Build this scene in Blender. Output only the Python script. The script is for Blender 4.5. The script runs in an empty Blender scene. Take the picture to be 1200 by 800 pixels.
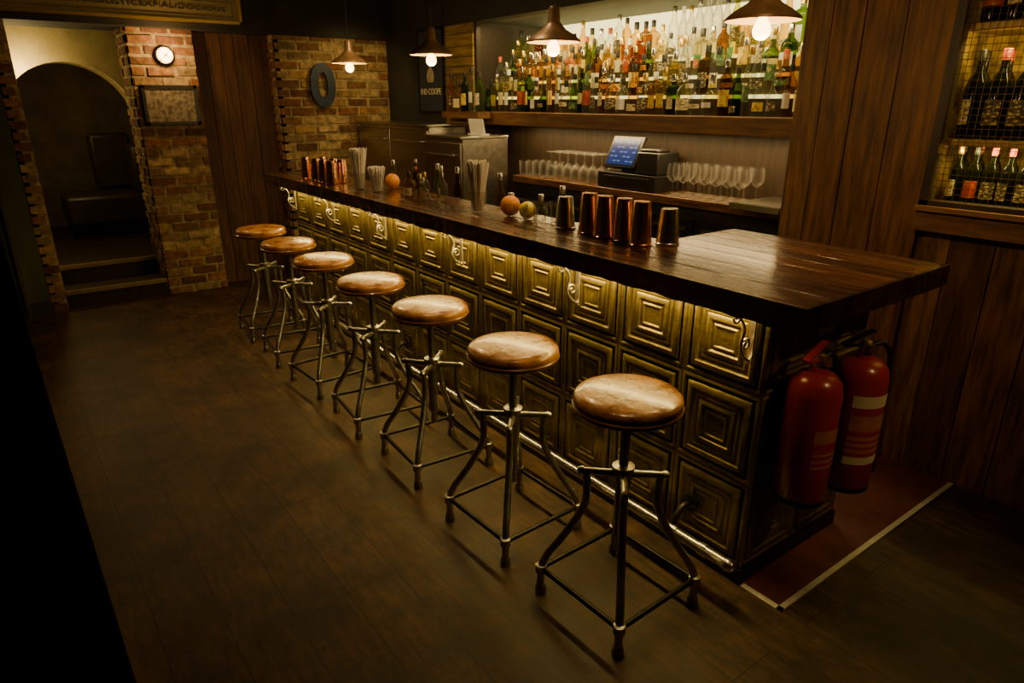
import bpy, bmesh, math, random
from mathutils import Vector, Matrix
random.seed(7)
S=bpy.context.scene
COL=S.collection
R=random.uniform
# ---------------------------------------------------------------- materials
def pm(name,c,rough=.5,metal=0,c2=None,ns=8,stretch=(1,1,1),bump=0,bs=None,attr=False,
       rough2=None,emit=None,es=0,coat=0,lo=.35,hi=.65,trans=0,spec=.5):
    m=bpy.data.materials.new(name); m.use_nodes=True
    nt=m.node_tree; N=nt.nodes; L=nt.links; b=N['Principled BSDF']
    b.inputs['Base Color'].default_value=(*c,1)
    b.inputs['Roughness'].default_value=rough
    b.inputs['Metallic'].default_value=metal
    b.inputs['Coat Weight'].default_value=coat
    b.inputs['Coat Roughness'].default_value=.15
    b.inputs['Transmission Weight'].default_value=trans
    b.inputs['Specular IOR Level'].default_value=spec
    if emit: 
        b.inputs['Emission Color'].default_value=(*emit,1); b.inputs['Emission Strength'].default_value=es
    tc=N.new('ShaderNodeTexCoord'); mp=N.new('ShaderNodeMapping')
    mp.inputs['Scale'].default_value=stretch
    L.new(tc.outputs['Object'],mp.inputs['Vector'])
    nz=N.new('ShaderNodeTexNoise'); nz.inputs['Scale'].default_value=ns; nz.inputs['Detail'].default_value=7
    nz.inputs['Roughness'].default_value=.6
    L.new(mp.outputs['Vector'],nz.inputs['Vector'])
    out=None
    if c2:
        rp=N.new('ShaderNodeValToRGB'); rp.color_ramp.elements[0].position=lo; rp.color_ramp.elements[1].position=hi
        rp.color_ramp.elements[0].color=(*c,1); rp.color_ramp.elements[1].color=(*c2,1)
        L.new(nz.outputs['Fac'],rp.inputs['Fac']); out=rp.outputs['Color']
    if attr:
        at=N.new('ShaderNodeAttribute'); at.attribute_name='col'
        if out:
            mx=N.new('ShaderNodeMix'); mx.data_type='RGBA'; mx.blend_type='MULTIPLY'; mx.inputs['Factor'].default_value=1
            L.new(out,mx.inputs[6]); L.new(at.outputs['Color'],mx.inputs[7]); out=mx.outputs[2]
        else: out=at.outputs['Color']
    if out: L.new(out,b.inputs['Base Color'])
    if rough2 is not None:
        mr=N.new('ShaderNodeMapRange'); mr.inputs['From Min'].default_value=.3; mr.inputs['From Max'].default_value=.7
        mr.inputs['To Min'].default_value=rough; mr.inputs['To Max'].default_value=rough2
        L.new(nz.outputs['Fac'],mr.inputs['Value']); L.new(mr.outputs['Result'],b.inputs['Roughness'])
    if bump:
        bp=N.new('ShaderNodeBump'); bp.inputs['Strength'].default_value=bump; bp.inputs['Distance'].default_value=.01
        src=nz
        if bs:
            src=N.new('ShaderNodeTexNoise'); src.inputs['Scale'].default_value=bs; src.inputs['Detail'].default_value=6
            L.new(mp.outputs['Vector'],src.inputs['Vector'])
        L.new(src.outputs['Fac'],bp.inputs['Height']); L.new(bp.outputs['Normal'],b.inputs['Normal'])
    return m
def glassmat(name,c,fac=.4,rough=.08,lo=.3,k=.6):
    m=bpy.data.materials.new(name); m.use_nodes=True
    nt=m.node_tree; N=nt.nodes; L=nt.links; b=N['Principled BSDF']; o=N['Material Output']
    b.inputs['Base Color'].default_value=(c[0]*k,c[1]*k,c[2]*k,1); b.inputs['Roughness'].default_value=rough
    t=N.new('ShaderNodeBsdfTransparent'); t.inputs['Color'].default_value=(*c,1)
    lw=N.new('ShaderNodeLayerWeight'); lw.inputs['Blend'].default_value=lo
    mr=N.new('ShaderNodeMapRange'); mr.inputs['To Min'].default_value=fac*.4; mr.inputs['To Max'].default_value=min(1,fac+.45)
    L.new(lw.outputs['Facing'],mr.inputs['Value'])
    mx=N.new('ShaderNodeMixShader'); L.new(mr.outputs['Result'],mx.inputs[0])
    L.new(t.outputs[0],mx.inputs[1]); L.new(b.outputs[0],mx.inputs[2]); L.new(mx.outputs[0],o.inputs['Surface'])
    return m
def emat(name,c,s,base=.8):
    m=pm(name,(base,base,base),.5,emit=c,es=s); return m

def floormat(name,c1,c2,cm):
    m=bpy.data.materials.new(name); m.use_nodes=True
    nt=m.node_tree; N=nt.nodes; L=nt.links; b=N['Principled BSDF']
    tc=N.new('ShaderNodeTexCoord'); mp=N.new('ShaderNodeMapping'); mp.inputs['Rotation'].default_value=(0,0,math.pi/2)
    L.new(tc.outputs['Object'],mp.inputs['Vector'])
    br=N.new('ShaderNodeTexBrick'); br.inputs['Scale'].default_value=1; br.inputs['Brick Width'].default_value=1.7
    br.inputs['Row Height'].default_value=.19; br.inputs['Mortar Size'].default_value=.0026; br.inputs['Mortar Smooth'].default_value=.4
    br.inputs['Color1'].default_value=(*c1,1); br.inputs['Color2'].default_value=(*c2,1); br.inputs['Mortar'].default_value=(*cm,1)
    L.new(mp.outputs['Vector'],br.inputs['Vector'])
    nz=N.new('ShaderNodeTexNoise'); nz.inputs['Scale'].default_value=12; nz.inputs['Detail'].default_value=9; nz.inputs['Roughness'].default_value=.78
    m2=N.new('ShaderNodeMapping'); m2.inputs['Scale'].default_value=(3,.6,1); L.new(tc.outputs['Object'],m2.inputs['Vector']); L.new(m2.outputs['Vector'],nz.inputs['Vector'])
    nb=N.new('ShaderNodeTexNoise'); nb.inputs['Scale'].default_value=3; nb.inputs['Detail'].default_value=9; nb.inputs['Roughness'].default_value=.75
    L.new(tc.outputs['Object'],nb.inputs['Vector'])
    rp=N.new('ShaderNodeValToRGB'); rp.color_ramp.elements[0].position=.38; rp.color_ramp.elements[1].position=.64
    rp.color_ramp.elements[0].color=(.36,.34,.32,1); rp.color_ramp.elements[1].color=(1.45,1.35,1.2,1)
    L.new(nz.outputs['Fac'],rp.inputs['Fac'])
    rp2=N.new('ShaderNodeValToRGB'); rp2.color_ramp.elements[0].position=.4; rp2.color_ramp.elements[1].position=.6
    rp2.color_ramp.elements[0].color=(.45,.42,.4,1); rp2.color_ramp.elements[1].color=(1.3,1.22,1.15,1)
    L.new(nb.outputs['Fac'],rp2.inputs['Fac'])
    mx=N.new('ShaderNodeMix'); mx.data_type='RGBA'; mx.blend_type='MULTIPLY'; mx.inputs['Factor'].default_value=1
    L.new(br.outputs['Color'],mx.inputs[6]); L.new(rp.outputs['Color'],mx.inputs[7])
    my=N.new('ShaderNodeMix'); my.data_type='RGBA'; my.blend_type='MULTIPLY'; my.inputs['Factor'].default_value=1
    L.new(mx.outputs[2],my.inputs[6]); L.new(rp2.outputs['Color'],my.inputs[7]); L.new(my.outputs[2],b.inputs['Base Color'])
    mr=N.new('ShaderNodeMapRange'); mr.inputs['To Min'].default_value=.34; mr.inputs['To Max'].default_value=.7
    L.new(nz.outputs['Fac'],mr.inputs['Value']); L.new(mr.outputs['Result'],b.inputs['Roughness'])
    bp=N.new('ShaderNodeBump'); bp.inputs['Strength'].default_value=.3; bp.inputs['Distance'].default_value=.004
    L.new(nz.outputs['Fac'],bp.inputs['Height']); L.new(bp.outputs['Normal'],b.inputs['Normal'])
    return m

M={}
M['floor']=floormat('floor_boards',(.078,.043,.014),(.058,.032,.011),(.011,.006,.003))
M['brick']=pm('brick',(.5,.46,.4),.9,c2=(1.2,1.12,1.0),ns=18,attr=True,bump=.7,bs=60)
M['plank']=pm('rustic_plank',(.33,.29,.25),.5,c2=(1.25,1.15,1.0),ns=6,stretch=(6,6,.6),attr=True,bump=.35,rough2=.7)
M['plankh']=pm('horizontal_plank',(.5,.45,.4),.6,c2=(1.2,1.15,1.05),ns=6,stretch=(6,.6,6),attr=True,bump=.3)
M['top']=pm('dark_worktop_wood',(.4,.36,.32),.2,c2=(1.5,1.35,1.2),ns=7,stretch=(5,.4,4),attr=True,bump=.05,rough2=.34,coat=.6)
M['tin']=pm('aged_brass_tin',(.36,.275,.08),.42,metal=.85,c2=(.13,.10,.034),ns=9,bump=.3,bs=55,rough2=.6,lo=.34,hi=.72)
M['darkwood']=pm('dark_wood',(.045,.026,.014),.55,c2=(.02,.012,.007),ns=8,stretch=(4,4,.6),bump=.1)
M['black']=pm('black_plastic',(.012,.012,.012),.4,c2=(.018,.017,.016),ns=20)
M['ceil']=pm('dark_ceiling_paint',(.03,.028,.02),.8,c2=(.022,.02,.015),ns=4)
M['wallgrey']=pm('dark_grey_paint',(.036,.036,.029),.7,c2=(.026,.026,.021),ns=5)
M['green']=pm('dark_green_paint',(.07,.085,.045),.6,c2=(.05,.06,.034),ns=4,bump=.05)
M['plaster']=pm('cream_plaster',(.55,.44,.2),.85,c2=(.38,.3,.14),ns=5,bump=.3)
M['shadedplaster']=pm('shaded_plaster',(.16,.12,.06),.85,c2=(.1,.075,.04),ns=5,bump=.2)  # light cream plaster with the hall's dimness mixed into its colour
M['steel']=pm('brushed_steel',(.7,.68,.62),.26,metal=1,c2=(.5,.48,.43),ns=30,stretch=(1,1,8))
M['strip']=pm('pale_metal_strip',(.7,.66,.55),.5,metal=.3,c2=(.55,.5,.42),ns=30)
M['rail']=pm('worn_bright_steel',(.9,.88,.83),.26,metal=1,c2=(.6,.58,.54),ns=14,stretch=(1,.3,1))
M['dsteel']=pm('dull_brushed_steel',(.5,.47,.4),.28,metal=1,c2=(.32,.3,.25),ns=20,stretch=(1,6,1))
M['gun']=pm('worn_grey_steel',(.6,.58,.54),.3,metal=.97,c2=(.24,.23,.215),ns=13,rough2=.44,bump=.08)
M['iron']=pm('black_iron',(.05,.046,.04),.4,metal=.8,c2=(.03,.027,.024),ns=20)
M['silver']=pm('old_silver_iron',(.7,.67,.58),.36,metal=.85,c2=(.42,.4,.33),ns=30)
M['leather']=pm('tan_leather',(.2,.06,.009),.2,c2=(.62,.31,.08),ns=9,bump=.45,bs=28,rough2=.42,lo=.38,hi=.7,coat=.4)
M['rim']=pm('brown_leather_side',(.28,.1,.02),.33,c2=(.13,.048,.01),ns=20,bump=.1,coat=.3)
M['copper']=pm('polished_copper',(1,.52,.26),.2,metal=1,c2=(.9,.44,.2),ns=9,rough2=.3)
M['red']=pm('red_enamel',(.42,.02,.006),.3,c2=(.34,.016,.005),ns=5,coat=.3)
M['redfloor']=pm('red_floor_paint',(.13,.02,.011),.55,c2=(.07,.014,.008),ns=8,rough2=.75)
M['cream']=pm('cream_paper',(.75,.66,.4),.6,c2=(.65,.56,.33),ns=12)
M['white']=pm('white_paper',(.78,.76,.68),.6,c2=(.7,.68,.6),ns=12)
M['gold']=pm('gold_foil',(.7,.48,.12),.3,metal=.9,c2=(.6,.4,.1),ns=12)
M['wire']=pm('dull_brass_wire',(.18,.12,.04),.4,metal=.9,c2=(.12,.08,.03),ns=12)
M['orange']=pm('orange_peel',(1,.40,.008),.45,c2=(.98,.34,.006),ns=10,bump=.3,bs=120)
M['lemon']=pm('lemon_peel',(1,.84,.02),.45,c2=(.98,.76,.015),ns=10,bump=.3,bs=120)
M['navy']=pm('navy_enamel',(.04,.06,.09),.4,c2=(.028,.043,.07),ns=8)
M['blue']=pm('worn_blue_paint',(.024,.045,.1),.5,c2=(.016,.03,.065),ns=14)
M['straw']=pm('white_straw_plastic',(.95,.92,.82),.4,c2=(.88,.84,.74),ns=20)
M['signcream']=pm('aged_sign_board',(.33,.26,.11),.6,c2=(.26,.2,.085),ns=8)
M['ink']=pm('dark_ink',(.06,.048,.028),.6,c2=(.045,.035,.02),ns=10)
M['ytext']=pm('yellow_letter_paint',(.95,.85,.5),.5,c2=(.85,.76,.45),ns=10)
M['shade']=pm('shade_weathered_copper',(.5,.29,.13),.4,metal=.35,c2=(.3,.17,.075),ns=15)
M['shadein']=pm('shade_enamel_inside',(.75,.55,.28),.4,c2=(.7,.5,.25),ns=15)
M['bulb']=emat('warm_bulb',(1,.56,.16),14)
M['led']=emat('led_strip_warm',(1,.7,.18),7)
M['glow']=emat('backlit_panel',(1,.83,.3),2.3)
M['shelfglow']=emat('lit_shelf_acrylic',(1,.83,.3),2.2,.3)
M['hose']=pm('black_rubber',(.01,.01,.01),.5,c2=(.015,.015,.015),ns=20)
M['shadow_sheet']=pm('shadow_black',(.006,.005,.004),.95,c2=(.009,.007,.005),ns=20,spec=.05)
M['clear']=glassmat('clear_glass',(.98,.97,.94),.06,.03,.35,.4)
M['screen']=pm('blue_screen',(.004,.012,.05),.3,emit=(.01,.06,.4),es=.3)

# ---------------------------------------------------------------- builder
class MB:
    def __init__(s):
        s.bm=bmesh.new(); s.cl=s.bm.loops.layers.float_color.new('col')
    def f(s,vs,mi=0,sm=False,col=None):
        try: fc=s.bm.faces.new(vs)
        except ValueError: return
        fc.material_index=mi; fc.smooth=sm
        if col:
            for l in fc.loops: l[s.cl]=(*col,1)
    def obox(s,c,ax,sz,mi=0,col=None,taper=1):
        c=Vector(c); U,V,W=[Vector(a).normalized() for a in ax]
        P=[]
        for k in(-1,1):
            for j in(-1,1):
                for i in(-1,1):
                    tp=taper if k>0 else 1
                    P.append(s.bm.verts.new(c+U*i*sz[0]/2*tp+V*j*sz[1]/2*tp+W*k*sz[2]/2))
        for q in((0,2,3,1),(4,5,7,6),(0,1,5,4),(2,6,7,3),(0,4,6,2),(1,3,7,5)):
            s.f([P[i] for i in q],mi,False,col)
    def box(s,x0,x1,y0,y1,z0,z1,mi=0,col=None):
        s.obox(((x0+x1)/2,(y0+y1)/2,(z0+z1)/2),((1,0,0),(0,1,0),(0,0,1)),(x1-x0,y1-y0,z1-z0),mi,col)
    def rings(s,rs,mi=0,sm=True,cap=True,col=None):
        V=[[s.bm.verts.new(p) for p in r] for r in rs]
        n=len(V[0])
        for a,b in zip(V,V[1:]):
            for i in range(n): s.f([a[i],a[(i+1)%n],b[(i+1)%n],b[i]],mi,sm,col)
        if cap:
            s.f(list(reversed(V[0])),mi,False,col); s.f(V[-1],mi,False,col)
    def lathe(s,prof,c=(0,0,0),seg=24,mi=0,ax=None,off=0,col=None,cap=True):
        c=Vector(c)
        Q=Vector((0,0,1)).rotation_difference(Vector(ax)) if ax else None
        rs=[]
        for r,z in prof:
            r=max(r,.0004); ring=[]
            for i in range(seg):
                a=2*math.pi*(i+off)/seg; p=Vector((r*math.cos(a),r*math.sin(a),z))
                if Q: p=Q@p
                ring.append(c+p)
            rs.append(ring)
        s.rings(rs,mi,True,cap,col)
    def tube(s,pts,r,seg=10,mi=0,cap=True,col=None):
        pts=[Vector(p) for p in pts]; n=len(pts)
        rr=r if isinstance(r,(list,tuple)) else [r]*n
        T=[]
        for i in range(n):
            t=(pts[min(i+1,n-1)]-pts[max(i-1,0)]).normalized(); T.append(t)
        u=T[0].orthogonal().normalized(); rs=[]
        for i in range(n):
            u=(u-T[i]*u.dot(T[i])).normalized(); w=T[i].cross(u)
            rs.append([pts[i]+(u*math.cos(2*math.pi*k/seg)+w*math.sin(2*math.pi*k/seg))*rr[i] for k in range(seg)])
        s.rings(rs,mi,True,cap,col)
    def mesh(s,name,mats):
        bmesh.ops.recalc_face_normals(s.bm,faces=s.bm.faces)
        me=bpy.data.meshes.new(name); s.bm.to_mesh(me); s.bm.free()
        for m in mats: me.materials.append(m)
        me.set_sharp_from_angle(angle=math.radians(38))
        return me
    def obj(s,name,mats,parent=None,loc=(0,0,0),rot=(0,0,0),bevel=0,**p):
        if not isinstance(mats,(list,tuple)): mats=[mats]
        o=bpy.data.objects.new(name,s.mesh(name,mats)); COL.objects.link(o)
        o.location=loc; o.rotation_euler=rot
        if parent: o.parent=parent
        if bevel:
            b=o.modifiers.new('bevel','BEVEL'); b.width=bevel; b.segments=2; b.limit_method='ANGLE'
        for k,v in p.items(): o[k]=v
        return o
def fillet(pts,n=6):
    P=[Vector(p) for p in pts]; P=[P[0]*2-P[1]]+P+[P[-1]*2-P[-2]]; out=[]
    for i in range(1,len(P)-2):
        for k in range(n):
            t=k/n; a,b,c,d=P[i-1],P[i],P[i+1],P[i+2]
            out.append(.5*((2*b)+(c-a)*t+(2*a-5*b+4*c-d)*t*t+(3*b-a-3*c+d)*t**3))
    out.append(P[-2]); return out
def thing(name,label,cat,loc=(0,0,0),rot=0,group=None):
    o=bpy.data.objects.new(name,None); COL.objects.link(o); o.empty_display_size=.05
    o.location=loc; o.rotation_euler=(0,0,rot); o['label']=label; o['category']=cat
    if group:o['group']=group
    return o
def clone(root,loc,rz=0,**p):
    def cp(o,par):
        c=o.copy(); COL.objects.link(c)
        if par: c.parent=par
        for ch in list(o.children): cp(ch,c)
        return c
    r=cp(root,None); r.location=loc; r.rotation_euler=(root.rotation_euler[0],root.rotation_euler[1],rz)
    for k,v in p.items(): r[k]=v
    return r
def text(s,size,mat,parent,loc,rot,name='lettering',ext=.002,width=None,off=0,**p):
    cu=bpy.data.curves.new('t','FONT'); cu.body=s; cu.size=size; cu.extrude=ext; cu.offset=off; cu.align_x='CENTER'; cu.align_y='CENTER'
    t=bpy.data.objects.new('t',cu); COL.objects.link(t)
    bpy.context.view_layer.update()
    me=bpy.data.meshes.new_from_object(t.evaluated_get(bpy.context.evaluated_depsgraph_get()))
    bpy.data.objects.remove(t)
    me.materials.clear(); me.materials.append(mat)
    o=bpy.data.objects.new(name,me); COL.objects.link(o); o.parent=parent; o.location=loc; o.rotation_euler=rot
    if width:
        w=max(v.co.x for v in me.vertices)-min(v.co.x for v in me.vertices); k=width/w
        for v in me.vertices: v.co.x*=k
    for k,v in p.items(): o[k]=v
    return o
ST='structure'
def sbox(name,x0,x1,y0,y1,z0,z1,mat):
    b=MB(); b.box(x0,x1,y0,y1,z0,z1); return b.obj(name,mat,kind=ST)
BC=[(.29,.13,.06),(.36,.19,.085),(.2,.09,.05),(.44,.29,.14),(.52,.39,.21),(.31,.16,.075),(.26,.14,.08),(.4,.3,.17)]
def brickpanel(b,o,U,V,Nn,w,h):
    o=Vector(o);U=Vector(U);V=Vector(V);Nn=Vector(Nn)
    b.obox(o+U*w/2+V*h/2-Nn*.02,(U,V,Nn),(w,h,.04),0,(.42,.34,.2))
    bw,bh,mo=.205,.062,.017; z=0;row=0
    while z<h-.02:
        hh=min(bh,h-z); u=-(row%2)*bw/2-mo*.5
        while u<w:
            a=max(u,0); e=min(u+bw,w)
            if e-a>.03:
                d=R(.002,.014); c=random.choice(BC); k=R(.55,1.2)
                ax2=(U+V*R(-.03,.03)).normalized()
                b.obox(o+U*((a+e)/2)+V*(z+hh/2)+Nn*(d/2),(ax2,V,Nn),(e-a-R(0,.012),hh-R(0,.01),d+.01),0,(c[0]*k,c[1]*k,c[2]*k),taper=R(.93,.985))
            u+=bw+mo
        z+=bh+mo;row+=1
PC=[(.18,.085,.031),(.14,.065,.025),(.21,.105,.039),(.11,.05,.02),(.225,.12,.046)]
def planks(b,o,U,V,Nn,w,h,pw=.14,pal=PC,th=.025,jit=.004):
    o=Vector(o);U=Vector(U);V=Vector(V);Nn=Vector(Nn); u=0
    b.obox(o+U*w/2+V*h/2-Nn*(th+.006),(U,V,Nn),(w,h,.012),0,(.02,.012,.008))
    while u<w-.01:
        x=min(pw*R(.8,1.2),w-u)
        if w-u-x<.05: x=w-u
        c=random.choice(pal); k=R(.8,1.15)
        b.obox(o+U*(u+x/2)+V*h/2+Nn*(-th/2+R(-jit,0)),(U,V,Nn),(x-.005,h,th),0,(c[0]*k,c[1]*k,c[2]*k))
        u+=x
X=(1,0,0);Y=(0,1,0);Z=(0,0,1);nX=(-1,0,0);nY=(0,-1,0)
# ---------------------------------------------------------------- room
sbox('floor',-3.2,2.2,-1.2,9.2,-.1,0,M['floor'])
b=MB(); b.box(0.005,1.33,.945,1.96,0,.003); b.obj('floor.001',M['redfloor'],kind=ST)
b=MB(); b.box(-.012,.01,.93,1.09,0,.005); b.box(-.012,1.33,.93,.95,0,.005); b.obj('trim_1',M['strip'],kind=ST)
sbox('ceiling',-3.2,2.4,-1.2,9.2,2.62,2.7,M['ceil'])
sbox('wall_left',-3.3,-3.2,-1.2,6.6,0,2.62,M['green'])
sbox('wall_front',-3.2,1.5,-1.3,-1.2,0,2.62,M['wallgrey'])
sbox('wall_back',-3.2,-1.69,6.42,6.6,0,2.62,M['green'])
sbox('baseboard_back',-3.2,-1.7,6.405,6.42,0,.11,M['wallgrey'])
sbox('trim_4',-1.86,-1.835,6.38,6.41,0,2.17,M['steel'])
b=MB(); brickpanel(b,(-1.69,6.46,0),X,Z,nY,.11,2.2); brickpanel(b,(-1.69,6.46,0),Y,Z,nX,.0401,2.2)
b.obj('wall_back.001',M['brick'],kind=ST)
b=MB(); brickpanel(b,(-.81,6.46,0),X,Z,nY,.49,2.2); brickpanel(b,(-.81,6.9,0),nY,Z,nX,.44,2.2)
b.box(-.8,-.33,6.47,6.9,0,2.2,0,(.2,.1,.06)); b.obj('wall_back.002',M['brick'],kind=ST)
b=MB(); brickpanel(b,(.35,6.46,0),X,Z,nY,1.1,2.2); brickpanel(b,(.35,6.66,0),nY,Z,nX,.2,2.2)
b.obj('wall_back.003',M['brick'],kind=ST)
b=MB(); planks(b,(-.32,6.6,0),X,Z,nY,.67,2.2,.13,[(.12,.052,.02),(.09,.038,.016),(.14,.062,.024)])
b.obj('door_1',M['plank'],kind=ST)
sbox('ceiling.001',-3.2,1.45,6.34,6.9,2.17,2.62,M['ceil'])
sbox('wall_right',1.45,2.3,5.4,6.6,0,2.62,M['wallgrey'])
b=MB(); planks(b,(1.46,5.4,0),Z,nY,nX,2.22,.44,.085,[(.34,.24,.08),(.3,.21,.07),(.38,.27,.1)],th=.02)
b.box(1.47,2.25,4.97,5.4,0,2.22,0,(.025,.015,.008)); b.obj('wall_right.001',M['plankh'],kind=ST)
sbox('wall_right.002',1.46,2.3,1.96,5.4,2.22,2.62,M['wallgrey'])
b=MB(); planks(b,(1.33,1.96,0),nY,Z,nX,.52,2.62,.15); planks(b,(2.2,1.96,0),nX,Z,Y,.86,2.22,.16,[(.13,.06,.025),(.11,.05,.02)])
b.box(1.37,2.2,1.47,1.93,0,2.62,0,(.05,.025,.012))
b.obj('wall_right.003',M['plank'],kind=ST)
b=MB(); planks(b,(1.31,1.45,0),nY,Z,nX,.16,2.62,.16,[(.17,.08,.03)],th=.045); b.obj('trim_2',M['plank'],kind=ST)
b=MB(); planks(b,(1.335,1.3,0),nY,Z,nX,2.43,1.1,.16)
planks(b,(1.335,1.3,2.42),nY,Z,nX,2.43,.2,.2); b.obj('wall_right.004',M['plank'],kind=ST)
b=MB(); b.box(1.29,1.38,-1.1,1.3,1.1,1.19,0,(.22,.105,.042)); b.box(1.27,1.33,-1.1,1.3,1.185,1.205,0,(.3,.15,.06))
b.obj('trim_3',M['plankh'],kind=ST)
sbox('wall_right.005',1.75,2.3,1.96,4.97,0,1.44,M['darkwood'])
b=MB(); planks(b,(1.75,4.97,1.05),nY,Z,nX,3.0,.4,.3,[(.26,.15,.06),(.22,.12,.05)]); b.obj('wall_right.006',M['plank'],kind=ST)
b=MB(); b.box(2.25,2.3,1.96,4.97,1.44,2.3); b.obj('wall_right.007',M['darkwood'],kind=ST)
# hall beyond the opening
sb=MB(); sb.box(-1.58,-.82,6.47,6.8,0,.15); sb.box(-1.58,-.82,6.45,6.48,.12,.152,1)
sb.obj('floor.002',[M['darkwood'],pm('worn_nosing',(.3,.21,.09),.6,c2=(.2,.14,.06),ns=10)],kind=ST)
sb=MB(); sb.box(-2.6,-.2,6.78,9.2,0.0,.3); sb.box(-1.58,-.82,6.76,6.8,.27,.302,1)
sb.obj('floor.003',[M['darkwood'],bpy.data.materials['worn_nosing']],kind=ST)
b=MB(); n=24; cx,cz,rr=-1.17,1.42,.53; yF,yB=7.5,7.9
ax=[(cx+rr*math.cos(math.pi*i/n),cz+rr*math.sin(math.pi*i/n)) for i in range(n+1)]
for i in range(n):
    (xa,za),(xb,zb)=ax[i],ax[i+1]
    for yy in(yF,yB):
        b.f([b.bm.verts.new(p) for p in((xa,yy,za),(xa,yy,2.6),(xb,yy,2.6),(xb,yy,zb))])
    b.f([b.bm.verts.new(p) for p in((xa,yF,za),(xb,yF,zb),(xb,yB,zb),(xa,yB,za))],0,True)
b.box(cx+rr,-.2,yF,yB,.3,2.6); b.box(-2.6,cx-rr,yF,yB,.3,2.6)
b.obj('wall_back.004',M['plaster'],kind=ST)
sbox('wall_back.005',-2.6,-.2,9.1,9.2,.3,2.62,M['shadedplaster'])
sbox('wall_left.001',-2.7,-2.6,6.6,9.2,0,2.62,M['plaster'])
sbox('wall_right.008',-.2,-.1,6.9,9.2,0,2.62,M['shadedplaster'])
# sign board
sg=thing('wall_sign','long cream signboard with dark lettering on the ceiling bulkhead','sign',(-1.2,6.325,2.36))
b=MB(); b.box(-1.5,1.24,-.012,.012,-.125,.14); b.obj('board',M['signcream'],sg)
b=MB()
for z0,z1 in((-.14,-.118),(.135,.155)): b.box(-1.5,1.26,-.02,.012,z0,z1)
b.box(1.24,1.26,-.02,.012,-.14,.155); b.obj('frame',M['gold'],sg,label='narrow gilt frame')
text('SUPERCALIFRAGILISTICEXPIALIDOCIOUS',.05,M['ink'],sg,(.395,-.014,-.035),(math.pi/2,0,0),width=1.48)
b=MB(); b.box(-1.45,1.19,-.016,-.011,.018,.021); b.box(-1.45,1.19,-.016,-.011,-.09,-.087); b.box(1.187,1.19,-.016,-.011,-.09,.021); b.obj('border_line',M['ink'],sg)
# ---------------------------------------------------------------- wine window
wn=MB(); y0,y1,z0,z1=.3,1.3,1.2,2.42
for a,c in((y0,y0+.035),(y1-.035,y1)): wn.box(1.3,1.36,a,c,z0,z1)
wn.box(1.3,1.36,y0,y1,z0,z0+.025); wn.box(1.3,1.36,y0,y1,z1-.05,z1)
y=y0+.05
while y<y1-.04: wn.tube([(1.325,y,z0+.02),(1.325,y,z1-.05)],.0012,5,1); y+=.026
z=z0+.03
while z<z1-.05: wn.tube([(1.328,y0+.03,z),(1.328,y1-.03,z)],.0012,5,1); z+=.026
wn.obj('window_1',[M['darkwood'],M['wire']],kind=ST)
lin=pm('cabinet_lining',(.6,.4,.08),.6,c2=(.14,.085,.02),ns=9,lo=.4,hi=.6)
b=MB(); x0=1.37
b.box(1.77,1.79,.26,1.33,1.17,2.44); b.box(x0,1.77,1.305,1.33,1.17,2.44); b.box(x0,1.77,.26,.285,1.17,2.44); b.box(x0,1.77,.26,1.33,2.42,2.44); b.box(x0,1.77,.26,1.33,1.17,1.198)
b.obj('wall_right.009',lin,kind=ST)
for k in(1.46,1.9):
    b=MB(); b.box(1.375,1.768,.287,1.303,k-.012,k+.012); b.obj('shelf',bpy.data.materials.get('cabshelf') or pm('cabshelf',(.5,.33,.12),.5,c2=(.4,.25,.09),ns=6),label='timber shelf inside the wire-fronted wine cabinet',category='shelf',group='wine cabinet shelves')
# ---------------------------------------------------------------- bottles
GC={'clear':(.97,.97,.90),'amber':(.93,.68,.2),'green':(.66,.80,.26),'dgreen':(.30,.42,.12),'brown':(.58,.36,.12),
    'red':(.8,.34,.1),'yellow':(.96,.86,.3),'pale':(.97,.92,.6),'olive':(.74,.75,.22),'milk':(.95,.93,.85)}
GM={k:glassmat('bottle_glass_'+k,v,.16 if k!='milk' else .6,.04,.45,.16 if k!='milk' else .6) for k,v in GC.items()}
GM['wine']=glassmat('bottle_glass_wine',(.02,.025,.01),.8,.1)
LB={'cream':M['cream'],'white':M['white'],'black':M['black'],'yellow':pm('label_yellow',(.8,.58,.08),.5,c2=(.35,.2,.03),ns=45,lo=.45,hi=.6),
    'red':pm('label_red',(.4,.04,.015),.5,c2=(.55,.35,.15),ns=45,lo=.5,hi=.65),'green':pm('label_green',(.05,.15,.04),.5,c2=(.5,.45,.2),ns=45,lo=.5,hi=.65),'gold':M['gold'],
    'print':pm('label_printed',(.75,.66,.4),.5,c2=(.16,.1,.05),ns=55,stretch=(1,1,2.5),lo=.5,hi=.58),'print2':pm('label_printed_dark',(.05,.04,.03),.5,c2=(.6,.48,.22),ns=50,stretch=(1,1,2.5),lo=.5,hi=.6)}
CP={'black':M['black'],'gold':M['gold'],'red':LB['red'],'silver':M['steel'],'white':M['white']}
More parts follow.
